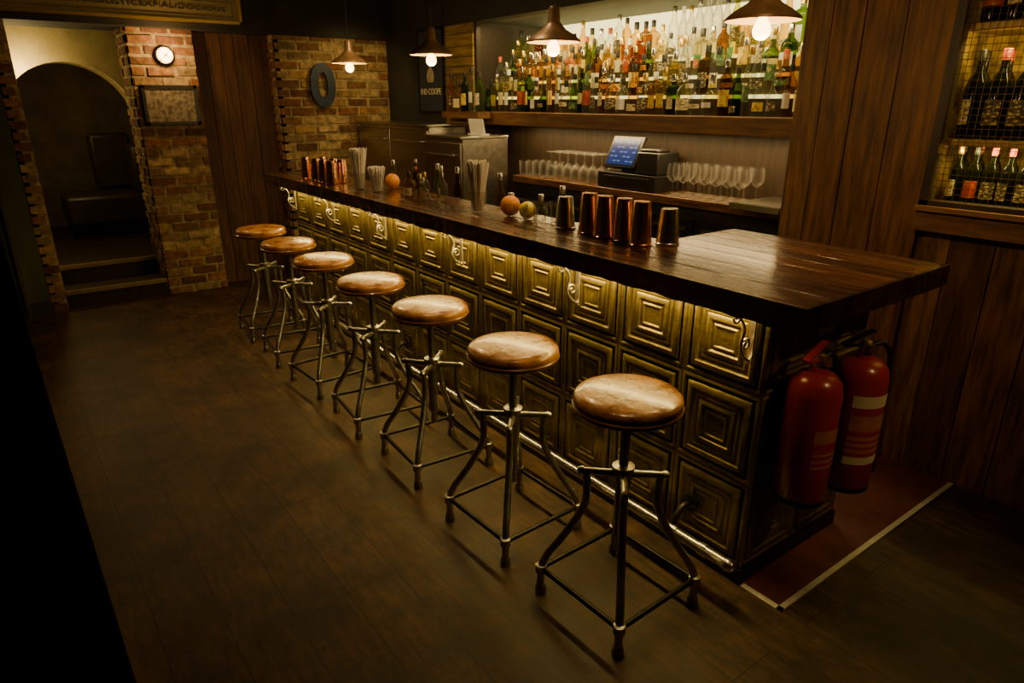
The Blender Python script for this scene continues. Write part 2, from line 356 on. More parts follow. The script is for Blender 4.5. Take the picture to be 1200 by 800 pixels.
PF={'tall':([(0,0),(.034,0),(.037,.008),(.037,.19),(.033,.212),(.015,.235),(.0135,.28)],.28,(.05,.14),.0375,18,.30),
    'squat':([(0,0),(.044,0),(.048,.01),(.048,.12),(.042,.15),(.018,.175),(.015,.215)],.215,(.03,.10),.0485,18,.24),
    'slim':([(0,0),(.029,0),(.031,.008),(.03,.2),(.024,.235),(.013,.27),(.0125,.315)],.315,(.07,.15),.0315,16,.335),
    'square':([(0,0),(.046,0),(.05,.01),(.05,.165),(.044,.185),(.017,.2),(.015,.24)],.24,(.04,.12),.051,4,.265),
    'waist':([(0,0),(.037,0),(.042,.012),(.04,.07),(.03,.11),(.033,.15),(.034,.17),(.017,.215),(.013,.27)],.27,(.02,.06),.0425,18,.29),
    'cone':([(0,0),(.042,0),(.045,.01),(.04,.1),(.026,.18),(.015,.22),(.013,.27)],.27,(.03,.08),.045,18,.295),
    'globe':([(0,0),(.032,0),(.046,.02),(.054,.055),(.052,.085),(.038,.12),(.018,.14),(.015,.2)],.2,(.045,.075),.0545,20,.23),
    'wine':([(0,0),(.035,0),(.0375,.01),(.0375,.185),(.03,.215),(.015,.24),(.014,.295)],.295,(.05,.14),.038,16,.315)}
bcache={}
def bottle(kind,g,lab,cap,loc,rz,label,group,name='bottle',sc=1):
    key=(kind,g,lab,cap)
    if key in bcache:
        o=clone(bcache[key],loc,rz,label=label,group=group); o.scale=(sc,sc,sc); return o
    prof,h,lz,lr,seg,top=PF[kind]
    b=MB(); b.lathe(prof+[(.0005,h)],seg=seg,off=.5 if seg==4 else 0)
    o=b.obj(name,GM[g],None,loc,(0,0,rz),label=label,category='bottle',group=group); o.scale=(sc,sc,sc)
    b=MB()
    if seg==4:
        k=lr*math.cos(math.pi/4)+.0008
        b.box(k-.0006,k+.0006,-k*.75,k*.75,*lz)
    else:
        n=10;w=1.0;V=[]
        for i in range(n+1):
            a=-w+2*w*i/n; k=1 if kind not in('waist','cone') else .965
            V.append((b.bm.verts.new((lr*math.cos(a),lr*math.sin(a),lz[0])),b.bm.verts.new((lr*k*math.cos(a),lr*k*math.sin(a),lz[1]))))
        for p,q in zip(V,V[1:]): b.f([p[0],q[0],q[1],p[1]],0,True)
    b.obj('label',LB[lab],o)
    b=MB(); rc=prof[-1][0]+.002; b.lathe([(rc,h-.02),(rc,top-.003),(rc-.002,top)],seg=12); b.obj('cap',CP[cap],o)
    bcache[key]=o; return o
lw={'clear':'clear glass spirit bottle','amber':'amber whisky bottle','green':'green glass bottle','dgreen':'dark green glass bottle','brown':'brown glass liqueur bottle','red':'red liqueur bottle','yellow':'yellow liqueur bottle','pale':'pale gold spirit bottle','olive':'olive glass bottle','milk':'frosted white bottle','wine':'dark wine bottle'}
lbw={'print':'printed cream','print2':'printed dark'}
gs=['clear']*6+['amber']*6+['green']*2+['dgreen']*2+['brown','brown','yellow','yellow','pale','pale','pale','olive']
ks=['tall','tall','squat','squat','slim','square','square','waist','cone','globe']
labs=['print','print','print','white','yellow','print2','print2','red','green','gold','cream']
ALC=[(1.575,1.54),(1.685,1.655),(1.795,1.77),(1.905,1.885)]
GW={'tall':.037,'squat':.048,'slim':.031,'square':.037,'waist':.042,'cone':.045,'globe':.054}
for ti,(tx,tz) in enumerate(ALC):
    y=2.02+.03*ti
    while True:
        g=random.choice(gs); k=random.choice(ks)
        if random.random()<.04: g='red'
        if ti==3 and 2.75<y<3.15: g='milk';k='slim'
        sc=R(.86,1.1)
        if k=='globe': sc=min(sc,.98)
        y+=GW[k]*sc+R(.001,.003)
        if y>4.9: break
        lab=random.choice(labs); cap=random.choice(['black','gold','black','silver','white','black','red'] if random.random()<.3 else ['black','gold','black','silver'])
        bottle(k,g,lab,cap,(tx+R(-.003,.003),y,tz+.001),math.pi+(0 if k=='square' else R(-.5,.5)),
          lw[g]+' with %s label on the backlit shelf'%lbw.get(lab,lab),'spirit bottles on the backlit shelves',sc=sc)
        y+=GW[k]*sc+R(.001,.003)
b=MB(); b.box(0,.75,-1.5,1.5,0,.1,0,(.18,.09,.035)); b.obj('shelf_ledge',M['plankh'],None,(1.5,3.46,1.44),bevel=.006,label='thick rustic timber ledge under the bottle display',category='shelf')
b=MB(); b.box(0,.12,0,.55,0,.05,0,(.18,.09,.035)); cl_=b.obj('corner_ledge',M['plankh'],None,(1.34,4.72,1.49),label='small timber ledge at the end of the bottle display',category='shelf')
b=MB(); b.box(.02,.09,.08,.12,-.118,0,0,(.14,.07,.03)); b.obj('corbel',M['plankh'],cl_)
for i in range(5):
    g=['green','clear','dgreen','pale','amber'][i]; bottle(['tall','slim','tall','squat','tall'][i],g,['print','white','yellow','cream','print2'][i],'black',(1.4,4.78+.105*i,1.541),math.pi+R(-.3,.3),lw[g]+' on the small corner ledge','bottles on the corner ledge')
for i,(tx,tz) in enumerate(ALC[1:]):
    e=thing('display_step','lit acrylic-topped step holding spirit bottles','shelf',(tx,3.46,1.541),group='backlit display steps')
    b=MB(); b.box(-.0549,.0549,-1.5,1.5,0,tz-1.541-.02); b.obj('riser',M['darkwood'],e)
    b=MB(); b.box(-.0549,.0549,-1.5,1.5,tz-1.541-.0199,tz-1.541); b.obj('lit_top',M['shelfglow'],e)
b=MB(); b.box(0,.01,-1.5,1.5,.0,.72); b.obj('light_panel',M['glow'],None,(2.235,3.46,1.545),label='glowing warm yellow backlight panel behind the bottles',category='light')
b=MB(); b.box(-.02,.02,0,.03,0,.68); b.obj('frame_post',M['darkwood'],None,(1.5,4.93,1.541),label='slim dark timber post at end of bottle display',category='post')
for zi,z in enumerate((1.2,1.474,1.914)):
    for xr in(0,1):
        y=.36+xr*.03; sc=.77 if zi==0 else 1.08
        while y<1.255:
            lab=random.choice(['print','print','print2','red','print2'])
            g=random.choice(['wine','wine','wine','wine','dgreen'])
            bottle('wine',g,lab,random.choice(['red','black','gold','black']),(1.43+.11*xr,y,z+.001),math.pi+R(-1.1,.5),
              lw[g]+' with %s label in the wire-fronted cabinet'%lbw.get(lab,lab),'wine bottles in the wire-fronted cabinet',sc=sc)
            y+=R(.0775,.08)*sc+.001
# ---------------------------------------------------------------- bar
bar=thing('bar_counter','long bar front clad in pressed brass-coloured tin tiles','bar counter',(0,1.11,0))
b=MB(); b.box(.02,.24,0.02,4.2,0,1.035); b.box(.02,.61,.02,.62,0,1.035); b.obj('body',M['darkwood'],bar)
TR=[(0,0),(.006,.007),(.015,.007),(.02,0),(.028,0),(.034,.012),(.04,.016),(.052,.016),(.058,.006),(.064,.004),(.07,.01),(.076,.01),(.082,.004),(.09,.013),(.101,.013),(.107,.003),(.114,.003),(.118,.01),(.122,.01),(.126,.004)]
def tin(b,o,U,V,Nn,w,h):
    o=Vector(o);U=Vector(U);V=Vector(V);Nn=Vector(Nn); rs=[]
    for i,d in TR:
        d*=.62
        rs.append([o+U*i+V*i+Nn*d,o+U*(w-i)+V*i+Nn*d,o+U*(w-i)+V*(h-i)+Nn*d,o+U*i+V*(h-i)+Nn*d])
    Vv=[[b.bm.verts.new(p) for p in r] for r in rs]
    for a,c in zip(Vv,Vv[1:]):
        for i in range(4): b.f([a[i],a[(i+1)%4],c[(i+1)%4],c[i]])
    b.f(Vv[-1])
RZ=[.06,.39,.72,1.035]
b=MB()
for i in range(13):
    for j in range(3): tin(b,(0,i*.3223,RZ[j]),Y,Z,nX,.3223,RZ[j+1]-RZ[j])
b.box(0,.02,0,4.19,0,1.035); b.obj('tin_front',M['tin'],bar)
b=MB()
for i in range(2):
    for j in range(3): tin(b,(i*.31,0,RZ[j]),X,Z,nY,.31,RZ[j+1]-RZ[j])
b.box(0,.62,0,.02,0,1.035); b.obj('tin_end',M['tin'],bar)
b=MB(); b.box(-.012,.0,-.012,4.19,0,.06); b.box(0,.62,-.012,0,0,.06); b.obj('kick_plate',M['iron'],bar)
b=MB(); b.box(-.03,-.014,.02,4.15,1.028,1.036); b.obj('light_strip',M['led'],bar)
for y in(.05,.87,1.75,2.6,3.38,4.13):
    b=MB(); b.box(-.026,-.018,y-.01,y+.01,.83,1.035); b.box(-.15,-.018,y-.01,y+.01,1.027,1.036)
    pts=[]
    for k in range(26):
        t=k/25; a=math.pi*2.4*t; r=.024*(1-t*.75)
        pts.append((-.052-r*math.cos(a)*1,y,.9+r*math.sin(a)))
    b.tube(pts,.004,6)
    pts=[(-.11+.02*(1-k/20*.7)*math.cos(3+k/20*7),y,1.0+.02*(1-k/20*.7)*math.sin(3+k/20*7)) for k in range(21)]
    b.tube(pts,.004,6)
    b.tube(fillet([(-.026,y,.84),(-.055,y,.86),(-.078,y,.9),(-.066,y,.95),(-.09,y,.99),(-.14,y,1.025)],5),.005,6)
    b.obj('scroll_bracket',M['silver'],bar,label='ornate scrolled metal bracket')
fr=thing('foot_rail','polished steel foot rail along base of bar','foot rail',(-.12,1.11,0))
b=MB(); b.tube([(0,-.02,.15),(0,4.1,.15)],.0195,16)
b.lathe([(.0195,0),(.0225,.003),(.0225,.02),(.015,.03),(0,.033)],(0,-.02,.15),16,ax=nY); b.tube([(0,.19,.15),(0,.25,.15)],.0245,14); b.tube([(0,.06,.15),(0,.085,.15)],.0235,14); b.obj('rail',M['rail'],fr)
for y in(.22,1.3,2.4,3.5):
    b=MB(); b.tube(fillet([(0,y,.15),(.02,y,.19),(.06,y,.225),(.09,y,.225)],4),.011,10); b.lathe([(.036,0),(.036,.008),(.02,.014)],(.102,y,.225),16,ax=nX)
    b.obj('rail_support',M['iron'],fr)
# worktop
b=MB()
pal=[(.085,.038,.018),(.055,.025,.013),(.11,.046,.022),(.045,.021,.012)]
w=[-.17,-.03,.11,.25]
for i,(a,c) in enumerate(zip(w,w[1:])):
    b.box(a,c-.0015,.92,5.38,1.04,1.10,0,pal[i])
w=[.25,.36,.47,.58,.69]
pp=[(.17,.07,.032),(.075,.034,.017),(.18,.075,.035),(.1,.044,.022)]
for i,(a,c) in enumerate(zip(w,w[1:])): b.box(a,c-.0015,.92,1.77,1.04,1.10,0,pp[i])
wt=b.obj('bar_worktop',M['top'],bevel=.004,label='thick dark polished timber bar top with short return',category='worktop')
b=MB()
n=120;top=[];bot=[]
for i in range(n+1):
    yy=.905+(5.385-.905)*i/n; d=R(0,.006)
    top.append((-.182-d*.5,yy,1.101)); bot.append((-.178-R(0,.008),yy,1.03-R(0,.006)))
for i in range(n):
    P=[b.bm.verts.new(p) for p in(top[i],top[i+1],bot[i+1],bot[i],(-.168,top[i][1],1.101),(-.168,top[i+1][1],1.101),(-.168,top[i+1][1],1.032),(-.168,top[i][1],1.032))]
    b.f(P[:4],0,False,(.03,.016,.009)); b.f([P[0],P[4],P[5],P[1]],0,False,(.14,.075,.04)); b.f([P[3],P[2],P[6],P[7]],0,False,(.03,.015,.01))
b.box(-.18,.69,.905,.92,1.03,1.101,0,(.03,.016,.009))
b.obj('edge',M['top'],wt,label='dark rough-sawn front edge')
# ---------------------------------------------------------------- stools
def stool():
    r=thing('bar_stool','round tan leather swivel stool on curved steel legs by the bar','stool',(0,0,0),group='swivel stools along the bar')
    q=.02
    b=MB(); b.lathe([(.0,.715+q),(.164,.715+q),(.17,.73+q),(.168,.744+q),(.16,.752+q),(.14,.757+q),(.11,.76+q),(.06,.762+q),(0,.763+q)],seg=48); b.obj('seat',M['leather'],r)
    b=MB(); b.lathe([(.0,.699+q),(.15,.699+q),(.165,.703+q),(.17,.713+q),(.1705,.722+q),(.164,.722+q),(0,.722+q)],seg=48); b.lathe([(.171,.716+q),(.174,.719+q),(.171,.722+q)],seg=48,cap=False); b.obj('seat_rim',M['rim'],r,label='darker brown stitched leather rim')
    b=MB(); b.lathe([(.06,.699+q),(.06,.69+q),(.02,.685+q),(.016,.66)],seg=20); b.tube([(0,0,.67),(0,0,.52)],.016,14)
    b.lathe([(.016,.525),(.036,.52),(.036,.498),(.028,.493),(.028,.46),(.023,.455),(.023,.26),(.015,.25),(.015,.2),(0,.2)],seg=18); b.obj('screw_post',M['gun'],r)
    b=MB()
    for k in range(4):
        a=math.pi/4+k*math.pi/2; c,s=math.cos(a),math.sin(a)
        b.tube([(c*.015,s*.015,.49),(c*.13,s*.13,.494)],[.014,.011],10); b.lathe([(.014,0),(.0145,.012),(.009,.022),(0,.023)],(c*.125,s*.125,.494),10,ax=(c,s,0))
    b.obj('spider',M['gun'],r)
    for k in range(4):
        a=math.pi/4+k*math.pi/2; c,s=math.cos(a),math.sin(a)
        b=MB(); P=[(.118,.49),(.114,.43),(.118,.375),(.145,.31),(.195,.225),(.238,.16),(.257,.11),(.26,.07),(.26,.02)]
        b.tube(fillet([(c*p,s*p,z) for p,z in P],4),.0135,12)
        b.lathe([(0,0),(.019,0),(.02,.01),(.017,.03),(.014,.035)],(c*.26,s*.26,0),14); b.lathe([(.013,.083),(.02,.086),(.02,.114),(.013,.117)],(c*.26,s*.26,0),12)
        b.obj('leg',M['gun'],r)
    for k in range(4):
        a=math.pi/4+k*math.pi/2; a2=a+math.pi/2
        b=MB(); b.tube([(.26*math.cos(a),.26*math.sin(a),.1),(.26*math.cos(a2),.26*math.sin(a2),.1)],.0095,10); b.obj('stretcher',M['iron'],r,label='dark steel stretcher bar')
    return r
st=stool()
pos=[(-.405,1.315),(-.43,1.875),(-.41,2.52),(-.42,3.10),(-.42,3.72),(-.42,4.31),(-.41,4.90)]
st.location=(*pos[0],0); st.rotation_euler=(0,0,.03)
for i,p in enumerate(pos[1:]): clone(st,(*p,0),R(-.12,.12))
# ---------------------------------------------------------------- extinguishers
palered=pm('ext_label_pale_red',(.5,.2,.1),.4,c2=(.4,.14,.07),ns=30)
def exting(loc,rz,rad,h,lab,horn):
    r=thing('fire_extinguisher',lab,'fire extinguisher',loc,rz)
    b=MB(); b.lathe([(0,.006),(rad*.9,.006),(rad,.02),(rad,h-.07),(rad*.92,h-.035),(rad*.65,h-.008),(.03,h),(.025,h+.015)],seg=32); b.obj('body',M['red'],r)
    b=MB(); b.lathe([(rad*.93,0),(rad*.99,0),(rad*.99,.02),(rad*.93,.02)],seg=32,cap=False); b.obj('base_ring',M['black'],r)
    n=14;b=MB();q=rad+.0012; s_=h/.5
    if horn: zs=[(.12,.15,1),(.15,.165,0),(.165,.18,2),(.18,.19,0),(.19,.205,2),(.205,.215,0),(.215,.23,2),(.23,.25,0),(.25,.31,2),(.31,.34,0),(.34,.385,1)]
    else: zs=[(.16,.17,2),(.17,.185,0),(.185,.195,2),(.195,.21,0),(.21,.22,2),(.22,.26,0),(.26,.31,2)]
    V=[]
    zl=[zs[0][0]]+[z[1] for z in zs]
    for i in range(n+1):
        a=-math.pi/2-.95+1.9*i/n; V.append([b.bm.verts.new((q*math.cos(a),q*math.sin(a),z*s_)) for z in zl])
    for p,w_ in zip(V,V[1:]):
        for j,zz in enumerate(zs): b.f([p[j],w_[j],w_[j+1],p[j+1]],zz[2],True)
    b.obj('label',[M['red'],M['cream'],palered],r,label='printed instruction label with pale bands')
    b=MB(); b.lathe([(.02,h+.012),(.022,h+.03),(.018,h+.055),(.012,h+.06)],seg=14); b.lathe([(.017,0),(.017,.012)],(0,-.02,h+.035),14,ax=nY); b.obj('valve',M['gold'],r,label='brass valve with gauge')
    b=MB(); b.obox((-.04,0,h+.075),((1,0,.28),Y,(-.28,0,1)),(.13,.022,.006)); b.obox((-.035,0,h+.045),((1,0,-.1),Y,(.1,0,1)),(.12,.02,.006)); b.obj('handle',M['black'] if horn else M['red'],r)
    b=MB(); P=[(.02,0,h+.035),(.06,-.01,h+.045),(rad+.01,-.015,h-.0),(rad+.018,-.02,h-.12),(rad+.016,-.02,h*.45),(rad+.014,-.02,h*.25)]
    b.tube(fillet(P,5),.0095,10); b.tube([P[-1],(P[-1][0],P[-1][1],h*.08)],[.012,.018 if horn else .012],12); b.obj('hose',M['hose'],r)
    b=MB(); k=1.097-loc[1]; b.box(-.02,.02,rad-.004,k,h*.65,h*.85)
    o=b.obj('wall_bracket',M['iron'],r); o.rotation_euler=(0,0,-rz)
    return r
exting((.11,1.0,.375),.1,.083,.45,'red fire extinguisher with black hose hung on bar end',False)
exting((.39,.995,.33),-.3,.088,.48,'larger red fire extinguisher with cream label hung on bar end',True)
b=MB(); b.box(-.05,.05,-.003,.003,-.07,.07); b.box(-.04,.04,-.0045,-.003,.0,.05,1); b.obj('safety_notice',[M['white'],M['red']],None,(.3,1.095,.955),label='small white and red notice on the bar end',category='sign')
# ---------------------------------------------------------------- pendants
def pendant():
    r=thing('pendant_lamp','weathered copper pendant lamp with glowing bulb above the bar','pendant lamp',group='pendant lamps over the bar')
    b=MB(); b.tube([(0,0,.16),(0,0,.765)],.0035,8); b.lathe([(.04,.765),(.04,.755),(.01,.735)],seg=16); b.obj('cord',M['black'],r)
    b=MB(); o=[(.0,.165),(.018,.162),(.026,.15),(.028,.10),(.04,.085),(.056,.068),(.09,.048),(.114,.03),(.122,.022),(.124,.018)]; b.lathe(o,seg=40,cap=False); b.obj('lamp_shade',M['shade'],r)
    b=MB(); b.lathe([(a-.003,z-.003) for a,z in o[3:]],seg=40,cap=False); b.obj('shade_lining',M['shadein'],r)
    b=MB(); b.lathe([(.016,.1),(.016,.035),(.013,.03)],seg=14); b.obj('socket',M['black'],r)
    b=MB(); b.lathe([(.012,.032),(.016,.02),(.027,.0),(.03,-.015),(.026,-.03),(.014,-.041),(0,-.043)],seg=20); b.obj('bulb',M['bulb'],r)
    return r
pn=pendant()
pl=[(.3,1.475),(.3,2.55),(.3,3.64),(.3,4.77)]
pn.location=(*pl[0],1.855)
for p in pl[1:]: clone(pn,(*p,1.855))
def plight(loc,e,c,rad=.03,name='lamp_light'):
    l=bpy.data.lights.new(name,'POINT'); l.energy=e; l.color=c; l.shadow_soft_size=rad
    o=bpy.data.objects.new(name,l); COL.objects.link(o); o.location=loc; return o
def spot(loc,tgt,e,c,ang,blend=.6,rad=.06):
    l=bpy.data.lights.new('ceiling_or_fill_spot','SPOT'); l.energy=e; l.color=c; l.spot_size=math.radians(ang); l.spot_blend=blend; l.shadow_soft_size=rad
    o=bpy.data.objects.new('ceiling_or_fill_spot',l); COL.objects.link(o); o.location=loc
    o.rotation_euler=(Vector(tgt)-Vector(loc)).to_track_quat('-Z','Y').to_euler(); return o
def area(loc,tgt,e,c,sx,sy,name='strip_light'):
    l=bpy.data.lights.new(name,'AREA'); l.shape='RECTANGLE'; l.size=sx; l.size_y=sy; l.energy=e; l.color=c
    o=bpy.data.objects.new(name,l); COL.objects.link(o); o.location=loc
    o.rotation_euler=(Vector(tgt)-Vector(loc)).to_track_quat('-Z','Y').to_euler(); return o
W=(1,.63,.24)
for p in pl: plight((p[0],p[1],1.775),7,W)
# ---------------------------------------------------------------- back bar
bk=thing('back_counter','dark timber back counter with under-counter fridges','counter',(1.45,3.2,0))
b=MB(); b.box(.03,.29,-1.22,1.2,0,1.02); b.obj('body',M['black'],bk)
for i in range(4):
    y=-1.2+i*.6; b=MB(); b.box(.015,.03,y+.01,y+.58,.1,.95); b.box(0.0,.015,y+.05,y+.54,.88,.9,1); b.obj('door',[M['iron'],M['steel']],bk)
b=MB(); b.box(0,.3,-1.22,1.2,1.02,1.07,0,(.16,.08,.032)); b.obj('worktop',M['top'],bk,bevel=.004)
b=MB(); b.box(-.12,.28,0,.3,0,.03); b.box(-.11,.27,.01,.29,.03,.034,1); b.obj('drip_tray',[M['steel'],M['dsteel']],None,(1.46,1.975,1.071),label='stainless drainer tray at end of back counter',category='tray')
def unit(name,lab,x0,x1,y0,y1,h,mat,doors):
    r=thing(name,lab,'fridge',(x0,y0,0)); w=x1-x0;d=y1-y0
    b=MB(); b.box(.02,w,0,d,.08,h); b.box(.06,w,.02,d-.02,0,.08); b.box(-.01,w,-.01,d+.0,h,h+.02); b.obj('body',mat,r,bevel=.004)
    for i in range(doors):
        a=d*i/doors; e=d*(i+1)/doors
        b=MB(); b.box(0,.02,a+.01,e-.01,.12,h-.03); b.obj('door',mat,r,bevel=.003)
        b=MB(); b.tube([(-.03,a+.08,h-.12),(-.03,e-.08,h-.12)],.008,10); b.tube([(-.03,a+.1,h-.12),(.0,a+.1,h-.12)],.006,8); b.tube([(-.03,e-.1,h-.12),(.0,e-.1,h-.12)],.006,8); b.obj('handle',M['steel'],r)
unit('bar_fridge','brushed steel fridge cabinet under the wall poster',1.06,1.44,5.05,6.38,1.42,M['dsteel'],2)
unit('glass_washer','dull steel glasswasher beside the back counter',1.0,1.44,4.45,5.0,1.35,M['dsteel'],1)
b=MB(); b.obox((0,0,.06),((1,0,.2),Y,(-.2,0,1)),(.008,.2,.12)); b.box(-.02,.05,-.1,.1,0,.01); b.obj('menu_card',M['white'],None,(1.25,4.6,1.371),label='white menu card propped on the glasswasher',category='card')
wb=thing('bar_workstation','low steel bartender workbench behind the bar','workbench',(.27,2.1,0))
b=MB(); b.box(0,.42,0,2.6,.86,.9); b.box(0,.03,0,2.6,.9,.95); b.obj('bench_top',M['dsteel'],wb)
for x in(.03,.39):
    for y in(.05,1.3,2.55):
        b=MB(); b.tube([(x,y,0),(x,y,.86)],.018,10); b.obj('leg',M['steel'],wb)
for i in range(12):
    y=2.75+i*.15+R(-.015,.015); g=random.choice(['clear','amber','green','brown','pale'])
    bottle(random.choice(['tall','slim','squat']),g,random.choice(['print','print2','white']),'silver',(.44+R(-.04,.1),y,.901),R(2,4),lw[g]+' on the steel workbench','bottles on the workbench')
# till
tl=thing('cash_register','black cash register with blue touchscreen on back counter','cash register',(1.6,3.2,1.072))
b=MB(); b.box(-.12,.14,-.26,.26,0,.1); b.box(-.125,-.12,-.2,.2,.02,.08,1); b.obj('cash_drawer',[M['black'],M['iron']],tl,bevel=.005)
b=MB(); b.box(-.09,.12,-.24,-.06,.1,.24); b.box(-.07,.05,-.22,-.07,.24,.26); b.obj('printer',M['black'],tl,bevel=.012)
b=MB(); ax=((.45,0,.9),Y,(-.9,0,.45)); b.obox((-.03,.1,.225),ax,(.22,.28,.03)); b.box(0,.08,.04,.16,.1,.2); b.obj('monitor',M['black'],tl,bevel=.005)
b=MB(); b.obox((-.03-.0145,.1,.2325),ax,(.18,.24,.003)); b.obj('screen',M['screen'],tl,label='glowing blue touchscreen')
sc=emat('screen_buttons',(.04,.25,1),.55,.03); sg2=emat('screen_green',(.1,.5,.5),.45,.03)
c0=Vector((-.0445,.1,.2325)); A=Vector(ax[0]).normalized(); Wn=Vector(ax[2]).normalized()
for i in range(5):
    for j in range(6):
        if (i*5+j)%3==2: continue
        b=MB(); b.obox(c0+A*(-.068+i*.032)+Vector((0,-.098+j*.038,0))+Wn*.002,ax,(.009,.026,.002)); b.obj('screen_icon',sg2 if (i+j)%3==0 else sc,tl)
# glasses
def wineglass(kind):
    b=MB()
    if kind=='winedown': pf=[(.034,0),(.042,.05),(.038,.075),(.02,.1),(.004,.11),(.004,.18),(.006,.192),(.034,.197),(.034,.2),(0,.2)]
    elif kind=='wine': pf=[(0,0),(.034,0),(.034,.003),(.006,.008),(.004,.02),(.004,.08),(.02,.09),(.036,.112),(.038,.135),(.032,.19)]
    elif kind=='tumbler': pf=[(0,0),(.03,0),(.032,.004),(.037,.11),(.035,.11),(.03,.012),(0,.01)]
    else: pf=[(0,0),(.026,0),(.027,.003),(.036,.09),(.034,.09),(.025,.01),(0,.008)]
    b.lathe(pf,seg=20,cap=False); return b
def put(kind,locs,label,group,name):
    b=wineglass(kind); o=b.obj(name,M['clear'],None,locs[0],label=label,category='glass',group=group)
    for l in locs[1:]: clone(o,l,0)
L1=[(1.495+.082*i,2.33+.08*j+(.03 if i%2 else 0),1.072) for i in range(3) for j in range(7)]
put('wine',L1,'clear stemmed wine glass on the back counter','wine glasses on the back counter','wine_glass')
L1=[(1.495+.086*i,3.53+.09*j,1.072) for i in range(3) for j in range(6)]
put('winedown',L1,'upturned clear stemmed wine glass on the back counter','wine glasses on the back counter','wine_glass')
L2=[(1.5+.08*i,4.08+.08*j,1.072) for i in range(3) for j in range(4)]
put('tumbler',L2,'clear glass tumbler on the back counter','tumblers on the back counter','tumbler')
# ---------------------------------------------------------------- bar top items
CT=1.102
def tinshaker(mat,name,lab,locs,group,h=.18):
    pf=[(.046,0),(.047,.004),(.044,.006),(.034,h-.012),(.031,h-.002),(0,h)]
    b=MB(); b.lathe(pf,seg=28); o=b.obj(name,mat,None,locs[0],label=lab,category='cocktail shaker',group=group)
    for l in locs[1:]: clone(o,l,R(0,3))
tinshaker(M['copper'],'cocktail_shaker','upturned polished copper shaker tin on the bar',[(.10,1.77,CT),(.11,1.87,CT),(.10,1.97,CT),(.11,2.07,CT)],'copper shaker tins',.165)
tinshaker(M['copper'],'cocktail_shaker','polished copper tumbler on far end of the bar',[(-.05,4.40,CT),(.05,4.46,CT),(-.05,4.53,CT),(.05,4.6,CT),(-.05,4.66,CT),(.04,4.77,CT),(-.06,4.83,CT)],'copper cups on the bar',.15)
tinshaker(M['steel'],'cocktail_shaker','upturned steel shaker tin beside the copper tins',[(.2,1.72,CT),(.2,2.15,CT),(.11,2.22,CT)],'steel shaker tins',.135)
def strawpot(loc,lab,n,h,rc):
    r=thing('straw_holder',lab,'straw holder',loc,group='pots of straws')
    b=MB(); b.lathe([(0,0),(rc*.85,0),(rc,.1),(rc-.002,.1),(rc*.85-.002,.004),(0,.004)],seg=20); b.obj('tumbler',M['clear'],r)
    b=MB()
    for i in range(n):
        a=R(0,6.28);q=rc*.7*math.sqrt(R(0,1)); k=1.7+R(0,.4); b.tube([(q*math.cos(a)*.7,q*math.sin(a)*.7,.006),(q*math.cos(a)*k,q*math.sin(a)*k,h*R(.93,1.0))],.0034,6)
    b.obj('straws',M['straw'],r,kind='stuff')
strawpot((.06,2.82,CT),'glass pot of white paper straws on the bar',120,.25,.042)
strawpot((-.025,4.02,CT),'tall pot of white straws on the bar',100,.25,.04)
strawpot((.01,3.84,CT),'short pot of white straws beside orange',100,.15,.042)
def fruit(name,mat,loc,r,lab,el=1):
    o_=thing(name,lab,'fruit',loc)
    if el>1: pf=[(r*math.sin(math.pi*i/14)**1.2,-r*el*math.cos(math.pi*i/14)) for i in range(15)]
    else: pf=[(r*math.sin(math.pi*i/14),r-r*math.cos(math.pi*i/14)) for i in range(15)]
    b=MB()
    if el>1: b.lathe(pf,(0,0,r),24,ax=(.3,1,0))
    else: b.lathe(pf,(0,0,0),24)
    b.obj('peel',mat,o_)
    d=Vector((.3,1,0)).normalized() if el>1 else Vector((0,0,1))
    c=Vector((0,0,r))+d*(r*el-.001)
    b=MB(); b.lathe([(.003,0),(.005,.002),(.002,.004)],c,8,ax=d); b.obj('stem',M['darkwood'],o_)
fruit('orange',M['orange'],(.15,3.92,CT),.046,'whole orange on the bar beside straws')
fruit('orange',M['orange'],(.11,2.62,CT),.048,'whole orange on the bar beside lemon')
fruit('lemon',M['lemon'],(.12,2.5,CT),.04,'yellow lemon on the bar beside orange',1.22)
for i,(x,y,k,g) in enumerate([(.0,3.3,'squat','pale'),(.07,3.37,'squat','clear'),(.02,3.46,'squat','amber'),(.13,3.28,'squat','clear'),(.1,3.52,'slim','brown')]):
    bottle(k,g,random.choice(['print','white','yellow']),random.choice(['black','silver','gold']),(x,y,CT),R(2,4),lw[g]+' of bitters on the bar','small bottles on the bar',sc=.62)
put('tumb',[(.1,2.38,CT),(.0,2.4,CT),(-.02,2.3,CT),(.18,2.36,CT),(-.02,4.27,CT),(.06,4.2,CT)],'small clear tasting glass on the bar','small glasses on the bar','small_glass')
# ---------------------------------------------------------------- wall things
wl=thing('wall_lamp','round bulkhead lamp with metal cage on brick pillar','wall lamp',(-.557,6.44,1.97))
b=MB(); b.lathe([(.075,0),(.075,.012),(.068,.02),(.055,.022)],seg=28,ax=nY); b.obj('base',M['iron'],wl)
b=MB(); b.lathe([(.06,.02),(.06,.045),(.048,.066),(.02,.077),(0,.078)],seg=24,ax=nY); b.obj('globe',emat('wall_lamp_glass',(1,.55,.18),9),wl)
b=MB()
b.lathe([(.063,.05),(.066,.052),(.063,.054)],seg=28,ax=nY,cap=False)
for k in range(2):
    a=k*math.pi/2+.78; b.tube([(math.cos(a)*.066,-.015,math.sin(a)*.066),(math.cos(a)*.062,-.055,math.sin(a)*.062),(0,-.086,0),(-math.cos(a)*.062,-.055,-math.sin(a)*.062),(-math.cos(a)*.066,-.015,-math.sin(a)*.066)],.003,8)
b.obj('cage',M['iron'],wl)
plight((-.557,6.24,2.0),8,(1,.6,.24),.04)
